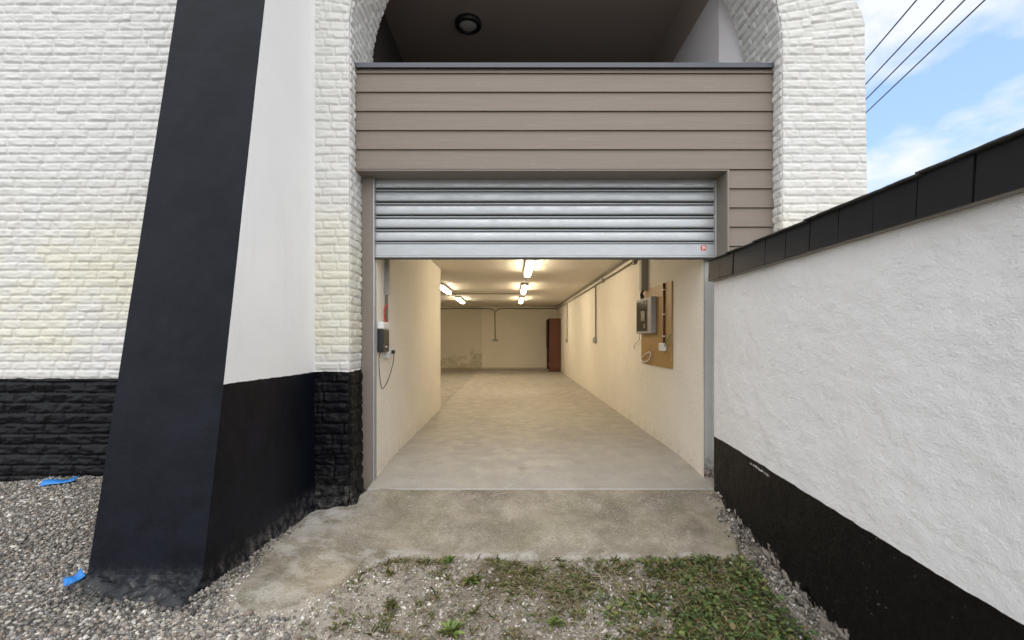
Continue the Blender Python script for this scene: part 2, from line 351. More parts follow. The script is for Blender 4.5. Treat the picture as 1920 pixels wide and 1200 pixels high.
# ------------------------------------------------------------------ ground surface
CP = np.array([(-8, 4.15, .12), (-6, 4.15, .10), (-3.6, 4.15, .09), (-3, 4.15, .09), (-2.4, 4.15, .08), (-2.43, 2.59, -.07), (-2.1, 2.5, -.10), (-1.77, 2.5, -.12), (-1.77, 2.59, -.115),
  (-1.77, 3.17, -.14), (-1.77, 3.53, -.17), (-1.77, 3.8, -.19), (-1.77, 4.1, -.21), (-1.47, 4.1, -.19), (-1.45, 4.35, -.165), (-1.3, 4.25, -.10), (-.6, 4.25, -.088), (0, 4.25, -.086), (.7, 4.25, -.086), (1.2, 4.25, -.086), (1.9, 4.25, -.086),
  (1.66, 3.33, -.27), (1.0, 3.33, -.268), (.4, 3.33, -.268), (-.2, 3.33, -.265), (-1.0, 3.30, -.245), (-.6, 3.33, -.26), (-1.22, 2.48, -.16), (-1.54, 2.57, -.135), (-1.5, 3.1, -.155), (-1.2, 3.0, -.19), (-1.1, 3.8, -.18),
  (-.3, 3.8, -.172), (.5, 3.8, -.172), (1.3, 3.8, -.172), (1.86, 3.8, -.2), (1.85, 3.6, -.25), (1.84, 3.24, -.32), (1.82, 2.9, -.355), (1.8, 2.6, -.37), (1.0, 2.6, -.335), (0, 2.6, -.325), (-.6, 2.6, -.28),
  (0, 3.0, -.31), (1, 3.0, -.32), (-.9, 2.3, -.24), (-2.46, 2.19, -.12), (-4, 3, -.02), (-4, 2.2, -.08), (-6, 2, -.05), (0, 1.5, -.33), (0, 0, -.35), (-4, 0, -.25), (1.8, 1, -.38), (0, -5, -.38), (-5, -5, -.35), (5, -5, -.4), (6, 3, -.4), (3.2, 4, -.35)])
def T(x, y):
    num = 0; den = 0
    for a, b, c in CP:
        wgt = 1/((x-a)**2+(y-b)**2+.004)**2.0
        num = num+wgt*c; den = den+wgt
    return num/den
AP = np.array([(1.70, 4.40), (1.99, 4.40), (1.99, 3.9), (1.80, 3.62), (1.68, 3.34), (1.2, 3.325), (.6, 3.335), (0, 3.33), (-.5, 3.325), (-.85, 3.29), (-1.0, 3.12), (-1.06, 2.85), (-1.14, 2.62), (-1.26, 2.50), (-1.42, 2.49), (-1.54, 2.56), (-1.60, 2.72), (-1.62, 3.0), (-1.9, 3.3), (-1.9, 4.2), (-1.6, 4.6), (1.0, 4.6)])
def sdpoly(x, y, P):
    d = np.full(x.shape, 1e9); s = np.ones(x.shape); n = len(P)
    for i in range(n):
        a = P[i]; b = P[i-1]; ex, ey = b-a; wx, wy = x-a[0], y-a[1]
        t = np.clip((wx*ex+wy*ey)/(ex*ex+ey*ey), 0, 1)
        d = np.minimum(d, (wx-ex*t)**2+(wy-ey*t)**2)
        c1 = y >= a[1]; c2 = y < b[1]; c3 = ex*wy > ey*wx
        s = np.where((c1 & c2 & c3) | (~c1 & ~c2 & ~c3), -s, s)
    return s*np.sqrt(d)
def lobe(x, y): return np.exp(-((x+1.25)**2/.30+(y-2.55)**2/.22))
def apron_sd(x, y): return sdpoly(x, y, AP) + .035*fbm(x*4, y*4, 3, 4) + .012*fbm(x*20, y*20, 5, 3)
def ground_z(x, y):
    sd_ = apron_sd(x, y)
    z = T(x, y) + .012*fbm(x*3, y*3, 8, 3) + .007*fbm(x*14, y*14, 9, 3)
    z = z - .038*ss(.09, 0, sd_)*(x > -1.1) - .09*ss(-.03, -.13, sd_)
    return np.where(y > 4.22, z - .7*ss(4.22, 4.5, y), z)
def lines(parts):
    o = [np.arange(a, b, s) for a, b, s in parts]; return np.unique(np.round(np.concatenate(o), 4))
gx = np.concatenate([[-900, -300, -100, -50, -25], lines([(-16, -5, .5), (-5, 2.3, .02), (2.3, 16, .5)]), [16, 30, 60, 100, 300, 900]])
gy = np.concatenate([[-900, -300, -100, -40, -20], lines([(-12, 1.0, .5), (1.0, 4.6, .02), (4.6, 25, .8)]), [30, 60, 100, 300, 900]])
X, Y = np.meshgrid(gx, gy, indexing='ij')
Z = ground_z(X, Y)
far = ss(12, 40, np.hypot(X, Y)); Z = Z*(1-far) + far*(-.7)
tag(npobj('ground', np.stack([X, Y, Z], -1).reshape(-1, 3), gridfaces(len(gx), len(gy)), m_ground), kind='structure')
# concrete apron
gx = np.arange(-1.95, 2.0, .016); gy = np.arange(2.35, 4.62, .016)
X, Y = np.meshgrid(gx, gy, indexing='ij'); sd_ = apron_sd(X, Y)
Tz = T(X, Y); bl = ss(4.08, 4.24, Y)*ss(-1.34, -1.2, X); Tz = Tz*(1-bl)+bl*(-.0865)
Z = Tz + (.008*fbm(X*2.4, Y*2.4, 21, 4) + .003*fbm(X*20, Y*20, 22, 3))*ss(4.24, 4.12, Y+.1*(X<-1.3)) - .004*ss(0, .03, sd_)
soft = ss(-1.0, -1.2, X)
Z = Z - (ss(-.02, .012, sd_)*(1-soft) + ss(-.03, .16, sd_)*soft*.6)*.12 + .014*soft*ss(.05,-.05,sd_)
Z = np.where(Y > 4.25, Z - .14*ss(4.25, 4.30, Y)*(X > -1.345), Z); Z = np.where((Y > 4.4) & (X <= -1.345), Z-.1, Z)
tag(npobj('driveway_apron', np.stack([X, Y, Z], -1).reshape(-1, 3), gridfaces(len(gx), len(gy)), m_apron), kind='structure')
# garage floor with its worn lip
gx = np.concatenate([np.arange(-6.2, -1.35, .3), np.arange(-1.35, 1.99, .02), [1.99]]); gy = np.concatenate([[4.245], np.arange(4.25, 5.2, .02), np.arange(5.2, 19.3, .15)])
X, Y = np.meshgrid(gx, gy, indexing='ij')
Z = -.076*np.clip((5.3-Y)/1.06,0,1)**1.5 + .0015*fbm(X*4, Y*4, 31, 3)*ss(4.3, 4.5, Y); Yd = Y - .006*(Y < 4.3)*fbm(X*3, X*0, 33, 5)
Z = np.where(Y < 4.247, -.2, Z); Z = np.where((X < -1.352), -.02 + 0*X, Z)
F = gridfaces(len(gx), len(gy)); cxf = X.reshape(-1)[F].mean(1); cyf = Y.reshape(-1)[F].mean(1)
F = F[~((cxf < -1.352) & (cyf < 4.6))]
tag(npobj('garage_floor', np.stack([X, Yd, Z], -1).reshape(-1, 3), F, m_floor), kind='structure')

# ------------------------------------------------------------------ the building
B = thing('garage_building', 'white painted brick building with black plinth, arched loggia and open garage', 'building', (0, 4.1, 0))
YF = 4.10; CX = .485; R = 1.951; XL = CX-R; XR = CX+R; ZSL, ZSR, ZC = 4.05, 3.87, 5.92
def xin(z, side):
    zs = ZSL if side < 0 else ZSR
    t = np.clip((z-zs)/(ZC-zs), 0, 1); return CX + side*R*np.sqrt(1-t*t)
outz = [-.6, 0, 1.4, 2.7, 4.15, 4.19, 4.24, 4.38, 4.62, 4.95, 5.4, 5.8, 6.2, 6.35]; outx = [3.225, 3.22, 3.21, 3.195, 3.175, 3.17, 3.155, 3.09, 2.95, 2.72, 2.35, 1.9, 1.2, .485]
def facade_h(x, z, side):
    zs = ZSL if side < 0 else ZSR
    d = side*(x-CX); rad = np.hypot(d, z-zs); ang = np.arctan2(z-zs, np.maximum(d, 1e-3))
    dd = rad-R
    hs = brick_h(x, z, 1. if side < 0 else 2.)
    hp = brick_h(dd+.02, zs+ang*R, 3., L=.135)
    hp2 = brick_h(dd, zs+ang*(R+.4), 4., L=.222)
    ring = (z > zs) & (dd < .272)
    h = np.where(ring, hp, hs)
    if side > 0: h = np.where((z > zs) & (dd >= .272), hp2, h)
    h = h*np.where((z > zs), ss(0, .008, abs(dd-.272))*.6+.4, 1)
    zb = np.where(x < -2.1, .967, 1.028); lowb = ss(zb+.004, zb-.03, z)*(side < 0)
    hb = brick_h(x*.85+.03, z*.8, 7.)*.9 + .020*fbm(x*3.6, z*12, 40, 5) + .012*fbm(x*12, z*22, 41, 4)
    if side < 0: h = h*(1-lowb)+(hb+.004)*lowb + .05*ss(.02, -.2, z)*(.5+fbm(x*9, z*6, 44, 3))*(x > -1.9)
    return h
for side in (-1, 1):
    zl = np.concatenate([np.arange(-.42, 4.55, .0085), np.arange(4.55, 6.36, .03)])
    if side < 0: xl = np.concatenate([np.arange(-9, -5.2, .05), np.arange(-5.2, -4.7, .02), np.arange(-4.7, -2.2, .0072), np.arange(-2.2, -1.8, .03), np.arange(-1.8, XL, .0068), np.arange(XL, CX+.02, .02), [CX]])
    else: xl = np.concatenate([np.arange(CX, XR, .02), np.arange(XR, 3.24, .0085)])
    xl = np.unique(xl)
    if side < 0: zl = np.concatenate([zl, [6.4, 6.8, 7.2]])
    X, Z = np.meshgrid(xl, zl, indexing='ij'); xi = xin(Z, side)
    if side < 0: X = np.minimum(X, xi); edge = xi-X
    else:
        xo = np.interp(Z, outz, outx); X = np.minimum(np.maximum(X, xi), xo); edge = np.minimum(X-xi, xo-X)
    h = facade_h(X, Z, side)*ss(-.003, .010, edge)
    V = np.stack([X, YF-h, Z], -1).reshape(-1, 3); F = gridfaces(len(xl), len(zl))
    if side < 0: F = F[:, ::-1]
    F = F[:, ::-1] if side > 0 else F
    wdt = np.abs(V[F][:, :, 0].max(1)-V[F][:, :, 0].min(1)); F = F[wdt > 1e-4]
    npobj('brick_wall', V, F, m_brick, B)
    # reveal / intrados
    zs = ZSL if side < 0 else ZSR
    s1 = np.arange(-.42, zs, .009); na = 240; th = np.linspace(0, math.pi/2, na)
    px_ = np.concatenate([np.full(len(s1), CX+side*R), CX+side*R*np.cos(th)]); pz_ = np.concatenate([s1, zs+(ZC-zs)*np.sin(th)])
    nx_ = np.concatenate([np.full(len(s1), -side*1.), -side*np.cos(th)]); nz_ = np.concatenate([s1*0, -np.sin(th)]); sl_ = np.concatenate([s1, zs+th*R])
    tl = np.arange(0, .625, .0095)
    Sg, Tg = np.meshgrid(sl_, tl, indexing='ij')
    h = brick_h(Tg+.03, Sg, 12.+side, L=.21)
    if side < 0:
        lowb = ss(1.03, 1.0, Sg); h = h*(1-lowb)+lowb*(brick_h(Tg*.75, Sg*.66, 7.)*1.3+.010*fbm(Tg*4, Sg*9, 40, 4)+.006)
        h = h + .04*ss(.0, -.22, Sg)
    h = h*ss(-.003, .010, Tg)
    V = np.stack([px_[:, None]+nx_[:, None]*h, YF+Tg, pz_[:, None]+nz_[:, None]*h], -1).reshape(-1, 3)
    npobj('arch_reveal', V, gridfaces(len(sl_), len(tl)), m_brick, B)
# solid core of the wall
bm = bmesh.new(); P = [(-9, -.6), (XL-.04, -.6), (XL-.04, ZSL)]
for i in range(1, 31):
    a = math.pi - math.pi*i/31; P.append((CX+(R+.04)*math.cos(a), 3.96+(ZC+.04-3.96)*math.sin(a)))
P += [(XR+.04, ZSR), (XR+.04, -.6)] + [(x-.01, z) for x, z in zip(outx, outz)] + [(.4, 7.2), (-9, 7.2)]
f = bm.faces.new([bm.verts.new((x, YF+.03, z)) for x, z in P]); r = bmesh.ops.extrude_face_region(bm, geom=[f])
bmesh.ops.translate(bm, verts=[v for v in r['geom'] if isinstance(v, bmesh.types.BMVert)], vec=(0, .57, 0))
bmesh.ops.recalc_face_normals(bm, faces=bm.faces[:]); obj('wall_core', bm, m_brick, B)
# buttress
NB = 60
def butt_y(z): return np.interp(z, [-.4, -.11, 3.755, 7.0], [2.54, 2.59, 3.262, 3.82])
zl = np.arange(-.35, 6.2, .03)
loop = [(-2.43, 1), (-1.77, 1)]
t1 = np.linspace(0, 1, 24)
U = []
for z in zl:
    y0 = float(butt_y(z)); xa = -2.43+.008*z
    ring = [(xa, 4.15-(4.15-y0)*t) for t in np.linspace(0, 1, 46)[:-1]] + [(xa+(-1.77-xa)*t, y0) for t in np.linspace(0, 1, 22)[:-1]] + [(-1.77, y0+(4.14-y0)*t) for t in np.linspace(0, 1, 50)]
    U.append(ring)
U = np.array(U); nr = U.shape[1]
Zr = np.repeat(zl[:, None], nr, 1)
wob = .003*fbm(U[:, :, 0]*3+U[:, :, 1]*2, Zr*2.2, 51, 4) + .0010*fbm(U[:, :, 0]*20+U[:, :, 1]*19, Zr*18, 52, 3)
frontm = np.zeros(nr); frontm[45:67] = 1; sidem = np.zeros(nr); sidem[67:] = 1
low = .05*ss(.0, -.13, Zr)*(1+.8*fbm(U[:, :, 0]*7, Zr*8, 53, 4))
Vx = U[:, :, 0] + (wob+low*.4)*sidem - (wob+low*.6)*(1-frontm-sidem); Vy = U[:, :, 1] - (wob+low)*np.where(np.arange(nr) <= 67, frontm, 0)
V = np.stack([Vx, Vy, Zr], -1).reshape(-1, 3)
npobj('buttress', V, gridfaces(len(zl), nr)[:, ::-1], m_butt, B).data.shade_flat()
# rubble footing of the buttress
gx = np.arange(-2.62, -1.66, .012); gy = np.arange(2.38, 2.75, .012); X, Y = np.meshgrid(gx, gy, indexing='ij')
Z = -.13+.0*X + .085*ss(2.42, 2.60, Y+.05*fbm(X*6, Y*3, 61, 3)) + .04*fbm(X*9, Y*9, 62, 4) + .02*fbm(X*30, Y*30, 63, 3) - .14*ss(-2.48, -2.58, X) - .14*ss(-1.80, -1.70, X) - .14*ss(2.45, 2.39, Y)
k = M('black_daubed_rubble', .5); k.col(k.mix(k.mr(k.noise(34, 5, .75), .56, .72), (.006, .007, .009), (.13, .125, .12))); k.bump(k.noise(45, 5, .7), .5, .015)
npobj('buttress_footing', np.stack([X, Y, Z], -1).reshape(-1, 3), gridfaces(len(gx), len(gy)), k.m, B)

# cladding over the door (lap boards)
YC = 4.22
def board(x0, x1, z0, z1, lap=.016):
    bm = bmesh.new(); pf = [(YC, z0), (YC-.0, z0+.004), (YC+lap, z1), (YC+.05, z1), (YC+.05, z0)]
    A = [bm.verts.new((x0, y, z)) for y, z in pf]; Bv = [bm.verts.new((x1, y, z)) for y, z in pf]; n = len(pf)
    for i in range(n): bm.faces.new((A[i], A[(i+1) % n], Bv[(i+1) % n], Bv[i]))
    bm.faces.new(A[::-1]); bm.faces.new(Bv); bmesh.ops.recalc_face_normals(bm, faces=bm.faces[:]); return bm
cl = obj('cladding', box(XL+.012, XR-.012, YC+.052, YC+.17, 2.93, 3.836), m_frame, B)
ed = [3.84, 3.79, 3.6155, 3.438, 3.26, 3.082, 2.898]
for a, b in zip(ed, ed[1:]): obj('cladding_board', board(XL+.012, XR-.012, b+.001, a-.0015), m_clad, cl)
z = 2.897
obj('side_backing', box(2.03, XR-.012, YC+.052, YC+.17, -.45, 2.90), m_frame, cl)
while z > -.3:
    obj('cladding_board', board(2.007, XR-.012, z-.176, z-.002), m_clad, cl); z -= .178
obj('corner_trim', box(1.996, 2.014, YC-.004, YC+.02, -.4, 2.894, bev=.002), m_frame, cl)
bm = box(XL+.006, XR-.004, YC-.022, YC+.26, 3.842, 3.874, bev=.003); bx(bm, XL+.006, XR-.004, YC-.022, YC-.018, 3.83, 3.85); obj('parapet_cap', bm, m_cap, B)
bm = box(XL+.01, 2.0, YC+.004, 4.462, 2.884, 2.8965)
obj('soffit', bm, m_frame, B)
bm = box(XL+.012, -1.350, 4.395, 4.47, -.40, 2.883, bev=.002)
dfm = obj('door_frame', bm, m_frame, B)
obj('door_frame', box(1.996, 2.03, YC+.022, 4.60, -.40, 2.883, bev=.002), m_frame, B)
bm = box(-1.3495, -1.334, 4.41, 4.425, -.30, 2.88); bx(bm, -1.3495, -1.334, 4.47, 4.485, -.30, 2.88); bx(bm, -1.3495, -1.346, 4.425, 4.47, -.3, 2.88); obj('guide_rail', bm, m_galv, B)
bm = box(1.905, 1.995, 4.50, 4.512, -.06, 2.88); bx(bm, 1.905, 1.915, 4.512, 4.56, -.06, 2.88); bx(bm, 1.9845, 1.9945, 4.44, 4.5, -.06, 2.88); obj('guide_rail', bm, m_guide, B)

for i in range(6): obj('screw', lathe([(.005, 0), (.004, -.002), (.001, -.0025)], (-1.15+i*.56, 4.36, 2.8839), 8), m_galv, B)
# roller shutter
bm = box(-1.36, 1.985, 4.492, 4.50, 2.12, 2.96); sh = obj('roller_shutter', bm, m_rubber_shade, B)  # dark backing sheet added so the slat gaps read as deep shade
def extr(pf, x0, x1, n=40):
    bm = bmesh.new(); rows = []
    for i in range(n+1):
        x = x0+(x1-x0)*i/n; rows.append([bm.verts.new((x, y+.0012*math.sin(x*5.1+z*9)+.0008*math.sin(x*13), z)) for y, z in pf])
    for a, b in zip(rows, rows[1:]):
        for j in range(len(pf)-1): bm.faces.new((a[j], a[j+1], b[j+1], b[j]))
    bmesh.ops.recalc_face_normals(bm, faces=bm.faces[:])
    return bm
def slat(z0, hgt):
    # z0 bottom of slat, rounded main face, then a small rib on top
    pf = []; r = hgt-.031; rib = []
    pf.append((4.488, z0+.009)); pf.append((4.462, z0+.0093))
    for i in range(9):
        t = i/8; pf.append((4.456-.008*math.sin(math.pi*(.10+.80*t))+.004*t, z0+.011+(r-.016)*t))
    pf += [(4.465, z0+r-.003), (4.488, z0+r-.003)]
    for i in range(5):
        t = i/4; rib.append((4.468-.010*math.sin(math.pi*t), z0+r+.007+.017*t))
    return pf, [(4.488, rib[0][1]-.001)]+rib+[(4.488, rib[-1][1]+.001)]
z0 = 2.272
for i in range(5):
    a, b = slat(z0, .1305); obj('slat', extr(a, -1.352, 1.98), m_shut, sh, smooth=True); obj('slat_joint', extr(b, -1.352, 1.98), m_shut, sh, smooth=True); z0 += .1305
pf = [(4.47, 2.134), (4.448, 2.135), (4.446, 2.14), (4.446, 2.246), (4.45, 2.244), (4.488, 2.245)]
obj('slat_joint', extr([(4.488, 2.254)]+[(4.468-.010*math.sin(math.pi*t/4), 2.255+.016*t/4) for t in range(5)] + [(4.488, 2.272)], -1.352, 1.98), m_shut, sh, smooth=True)
bb = obj('bottom_slat', extr(pf, -1.352, 1.98), m_shut, sh)
obj('bottom_rail', box(-1.352, 1.98, 4.432, 4.474, 2.116, 2.132, bev=.002), m_galv, sh)
obj('rubber_seal', box(-1.35, 1.978, 4.436, 4.47, 2.100, 2.1155, bev=.002), m_rubber_shade, sh)
# warning sticker, with its white mark
st = obj('sticker', box(1.842, 1.896, 4.4435, 4.4445, 2.185, 2.235), m_red, sh)
bm = bmesh.new()
for tri in (((1.852, 2.227), (1.864, 2.205), (1.886, 2.227)), ((1.866, 2.213), (1.886, 2.196), (1.888, 2.222)), ((1.852, 2.191), (1.862, 2.191), (1.882, 2.216), (1.876, 2.218))):
    f = bm.faces.new([bm.verts.new((x, 4.4428, z)) for x, z in tri])
obj('sticker_mark', bm, m_whitepl, sh)

# interior shell
def wallbox(name, m, *a): return obj(name, box(*a), m, B)
def wgrid(name, m, fix, axis, a0, a1, z0, z1, sgn, step=.05, amp=.004, seed=70):
    """lumpy plaster skin on plane axis=fix; a = other horizontal axis"""
    al = np.linspace(a0, a1, max(2, int((a1-a0)/step))); zl = np.linspace(z0, z1, max(2, int((z1-z0)/step)))
    A, Zg = np.meshgrid(al, zl, indexing='ij'); h = amp*fbm(A*1.6, Zg*1.6, seed, 4)*sgn
    P = np.stack([fix+h, A, Zg], -1) if axis == 'x' else np.stack([A, fix+h, Zg], -1)
    return npobj(name, P.reshape(-1, 3), gridfaces(len(al), len(zl)), m, B)
wgrid('interior_wall', m_int, 1.895, 'x', 4.50, 19.06, -.08, 2.62, -1, seed=71)
wallbox('wall_core', m_int, 1.903, 1.99, 4.515, 19.3, -.4, 2.80)
bm = box(1.903, 1.99, 4.50, 4.514, -.3, -.07); bm.free()
wgrid('interior_wall', m_int, -1.335, 'x', 4.49, 8.5, -.08, 2.62, 1, seed=72)
wallbox('wall_core', m_int, -1.60, -1.343, 4.49, 8.497, -.4, 2.80)
wgrid('back_wall', m_back, 19.05, 'y', -6.2, 1.92, -.05, 2.62, -1, seed=73)
wallbox('wall_core', m_int, -6.4, 2.0, 19.07, 19.3, -.4, 2.80)
wallbox('interior_wall', m_int, -6.4, -6.2, 8.3, 19.3, -.4, 2.80)
wallbox('interior_wall', m_int, -6.2, -1.61, 8.2, 8.45, -.4, 2.80)
wallbox('ceiling', m_ceil, -6.3, 1.98, 4.72, 19.2, 2.61, 2.78)
wallbox('lintel', m_int, -1.62, 2.02, 4.52, 4.715, 2.605, 3.79)
# loggia
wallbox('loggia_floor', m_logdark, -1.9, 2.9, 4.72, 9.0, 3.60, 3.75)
wallbox('loggia_ceiling', m_loggia, -1.9, 2.09, 4.72, 9.0, 5.44, 6.3)
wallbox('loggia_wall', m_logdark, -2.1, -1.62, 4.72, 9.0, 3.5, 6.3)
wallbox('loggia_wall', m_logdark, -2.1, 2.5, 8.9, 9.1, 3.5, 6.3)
bm = bmesh.new(); A = [(2.091, 4.72), (2.091, 8.9)]; 
vs = [bm.verts.new(p) for p in ((2.09, 4.72, 5.44), (2.09, 8.9, 5.44), (2.25, 8.9, 5.19), (2.25, 4.72, 5.19), (2.5, 4.72, 5.6), (2.5, 8.9, 5.6))]
bm.faces.new(vs[:4]); bm.faces.new((vs[3], vs[2], vs[5], vs[4])); bm.faces.new((vs[0], vs[3], vs[4])); bm.faces.new((vs[0], vs[4], vs[5], vs[1])); obj('ceiling_cove', bm, m_loggia, B)
wallbox('loggia_wall', m_loggrey, 2.25, 2.6, 4.95, 8.9, 3.5, 5.5)
bm = bmesh.new(); vs = [bm.verts.new(p) for p in ((2.249, 4.95, 3.5), (2.46, 4.712, 3.5), (2.46, 4.712, 5.6), (2.249, 4.95, 5.6), (2.6, 4.95, 3.5), (2.6, 4.95, 5.6))]
bm.faces.new(vs[:4]); bm.faces.new((vs[0], vs[4], vs[1])); bm.faces.new((vs[3], vs[2], vs[5])); obj('splayed_wall', bm, m_loggrey, B)

# round ceiling lamp in the loggia
L = thing('round_lamp', 'round black bulkhead lamp with unlit opal glass on the dark loggia ceiling', 'lamp', (-.57, 5.92, 5.44))
obj('housing', lathe([(.165, 0), (.172, -.03), (.165, -.06), (.125, -.068), (.118, -.05), (.115, -.03)], (-.57, 5.92, 5.44)), m_blackpl, L, smooth=True)
obj('glass', lathe([(.116, -.045), (.10, -.062), (.07, -.072), (.03, -.076), (.002, -.077)], (-.57, 5.92, 5.44)), m_opal, L, smooth=True)

# ------------------------------------------------------------------ strip lights inside
def strip(label, x, y):
    t = thing('strip_light', label, 'ceiling light', (x, y, 2.61), 'lit strip lights on the garage ceiling')
    obj('housing', box(x-.075, x+.075, y-.80, y+.80, 2.545, 2.598, bev=.015), m_greypl, t, smooth=False)
    obj('diffuser', box(x-.058, x+.058, y-.78, y+.78, 2.488, 2.5445, bev=.028, seg=3), m_emit, t, smooth=True)
    for s in (-.5, .5): obj('bracket', box(x-.02, x+.02, y+s-.02, y+s+.02, 2.598, 2.61), m_greypl, t)
for lab, x, y in (('lit strip light nearest the door, first of the right hand row', .295, 7.95), ('lit strip light in the middle of the row of three', .30, 11.4), ('lit strip light farthest back in the row of three', .30, 14.85),
                  ('lit strip light beside the left wall corner, nearer of the left pair', -1.68, 11.4), ('lit strip light at the rear left, farther of the left pair', -1.68, 14.85)):
    strip(lab, x, y)
def conduit(label, runs, r=.013, m=m_conduit, ends=(), boxes=()):
    t = thing('conduit', label, 'conduit', tuple(runs[0][0]))
    for p in runs: obj('pipe', tube(bmesh.new(), p, r), m, t, smooth=True)
    for e in boxes: obj('junction_box', box(*e, bev=.004), m_conduit, t)
    return t
conduit('grey conduit linking the three right hand strip lights on the ceiling', [[(.30, 7.1, 2.596), (.30, 6.0, 2.596), (.9, 5.2, 2.596)], [(.30, 8.8, 2.596), (.30, 10.55, 2.596)], [(.30, 12.25, 2.596), (.30, 14.0, 2.596)]], .011)
conduit('grey conduit crossing the ceiling to the left pair of strip lights', [[(-1.68, 12.25, 2.596), (-1.68, 14.0, 2.596)], [(-1.68, 13.2, 2.594), (.30, 13.2, 2.594)]], .012)
conduit('long grey conduit running along the top of the right wall', [[(1.872, 5.2, 2.50), (1.872, 18.9, 2.50), (1.84, 19.0, 2.50)], [(1.83, 4.8, 2.594), (1.83, 18.9, 2.594)]], .016,
        boxes=[(1.845, 1.895, 9.3, 9.4, 2.46, 2.54), (1.845, 1.895, 6.9, 7.0, 2.45, 2.55)])
conduit('grey conduit dropping down the right wall to a socket, nearer one', [[(1.875, 10.2, 2.47), (1.875, 10.2, 1.34)]], .016)
conduit('grey conduit dropping down the right wall to a switch, farther one', [[(1.875, 15.5, 2.47), (1.875, 15.5, 1.28)]], .016)
conduit('grey conduit across the top of the back wall with a central drop', [[(-4.5, 19.02, 2.53), (-1.0, 19.02, 2.53), (-.80, 19.02, 2.50), (-.72, 19.02, 2.40), (-.70, 19.02, 1.26)], [(1.84, 19.02, 2.53), (-.45, 19.02, 2.53), (-.60, 19.02, 2.50), (-.68, 19.02, 2.40)]], .021)
def socket(label, e, face=None, m=m_greypl):
    t = thing('socket', label, 'socket', ((e[0]+e[1])/2, (e[2]+e[3])/2, e[4]))
    obj('box', box(*e, bev=.004), m, t)
    if face: obj('cover', box(*face, bev=.003), m, t)
socket('small grey socket at the foot of the nearer right wall conduit', (1.83, 1.893, 10.14, 10.26, 1.20, 1.34), (1.815, 1.8295, 10.16, 10.24, 1.22, 1.31))
socket('small grey switch at the foot of the farther right wall conduit', (1.84, 1.893, 15.42, 15.58, 1.15, 1.28), (1.825, 1.8395, 15.45, 15.55, 1.17, 1.26))
socket('brown grey double socket under the conduit on the back wall', (-.82, -.58, 18.98, 19.045, 1.16, 1.255), (-.80, -.60, 18.965, 18.9795, 1.17, 1.245))

# trunking, board, meter box on the right wall
t = thing('trunking', 'wide grey cable trunking on the right wall above the meter box', 'trunking', (1.87, 6.4, 1.99))
obj('channel', box(1.80, 1.892, 6.33, 6.43, 1.99, 2.609, bev=.003), m_trunk, t)
bm = bmesh.new()
for i in range(3): tube(bm, spline([(1.83+.012*i, 6.36+.02*i, 2.0), (1.81+.01*i, 6.40, 1.95), (1.83+.01*i, 6.46-.03*i, 1.91), (1.83, 6.44-.03*i, 1.87)]), .009)
obj('cable', bm, m_blackpl, t, smooth=True)
t = thing('mounting_board', 'tall light wood board fixed to the right garage wall', 'board', (1.88, 5.95, .965))
obj('panel', box(1.874, 1.893, 5.35, 6.60, .965, 2.0, bev=.002), m_board, t)
t = thing('meter_box', 'grey electricity meter box with dark window on the wood board', 'meter box', (1.84, 6.25, 1.39))
bm = box(1.80, 1.873, 5.90, 6.60, 1.39, 1.87, bev=.008); obj('case', bm, m_greypl, t)
bm = box(1.796, 1.7995, 6.05, 6.56, 1.42, 1.84, bev=.001); obj('window', bm, m_glassdk, t)
bm = box(1.791, 1.7955, 6.15, 6.33, 1.56, 1.70, bev=.001); obj('meter_face', bm, plain('meter_face', (.10, .085, .06), .4), t)
for yy, zz_ in ((6.28, 1.81), (6.16, 1.50), (6.16, 1.47)): obj('screw', box(1.791, 1.7955, yy, yy+.03, zz_, zz_+.014), m_whitepl, t)
t = thing('brown_pipe', 'thin brown conduit with white clips down the wood board', 'conduit', (1.86, 5.54, 1.28))
obj('pipe', tube(bmesh.new(), [(1.862, 5.58, 2.0), (1.862, 5.58, 1.27)], .013), m_brownpipe, t, smooth=True)
for zz_ in (1.92, 1.62, 1.35): obj('clip', box(1.848, 1.8735, 5.56, 5.60, zz_-.008, zz_+.008, bev=.002), m_whitepl, t)
t = thing('junction_box', 'white junction box with green wire at the pipe end', 'junction box', (1.85, 5.58, 1.17))
obj('case', box(1.82, 1.8735, 5.51, 5.66, 1.17, 1.265, bev=.008), m_whitepl, t)
obj('green_wire', tube(bmesh.new(), spline([(1.85, 5.51, 1.23), (1.84, 5.45, 1.27), (1.85, 5.38, 1.33), (1.868, 5.37, 1.38)]), .007), m_green, t, smooth=True)
obj('cable', tube(bmesh.new(), spline([(1.86, 6.5, 1.05), (1.84, 6.30, 1.10), (1.84, 6.10, 1.14), (1.85, 6.08, 1.10), (1.85, 6.2, 1.02), (1.85, 6.45, .99), (1.86, 6.55, 1.02)]), .008), m_whitepl, t, smooth=True)
tag(obj('loose_wire', tube(bmesh.new(), spline([(1.86, 6.62, 1.39), (1.86, 6.68, 1.29), (1.87, 6.95, 1.22), (1.88, 7.0, 1.15)]), .004), m_greypl, None, smooth=True), 'thin pale wire hanging below the meter box', 'wire')

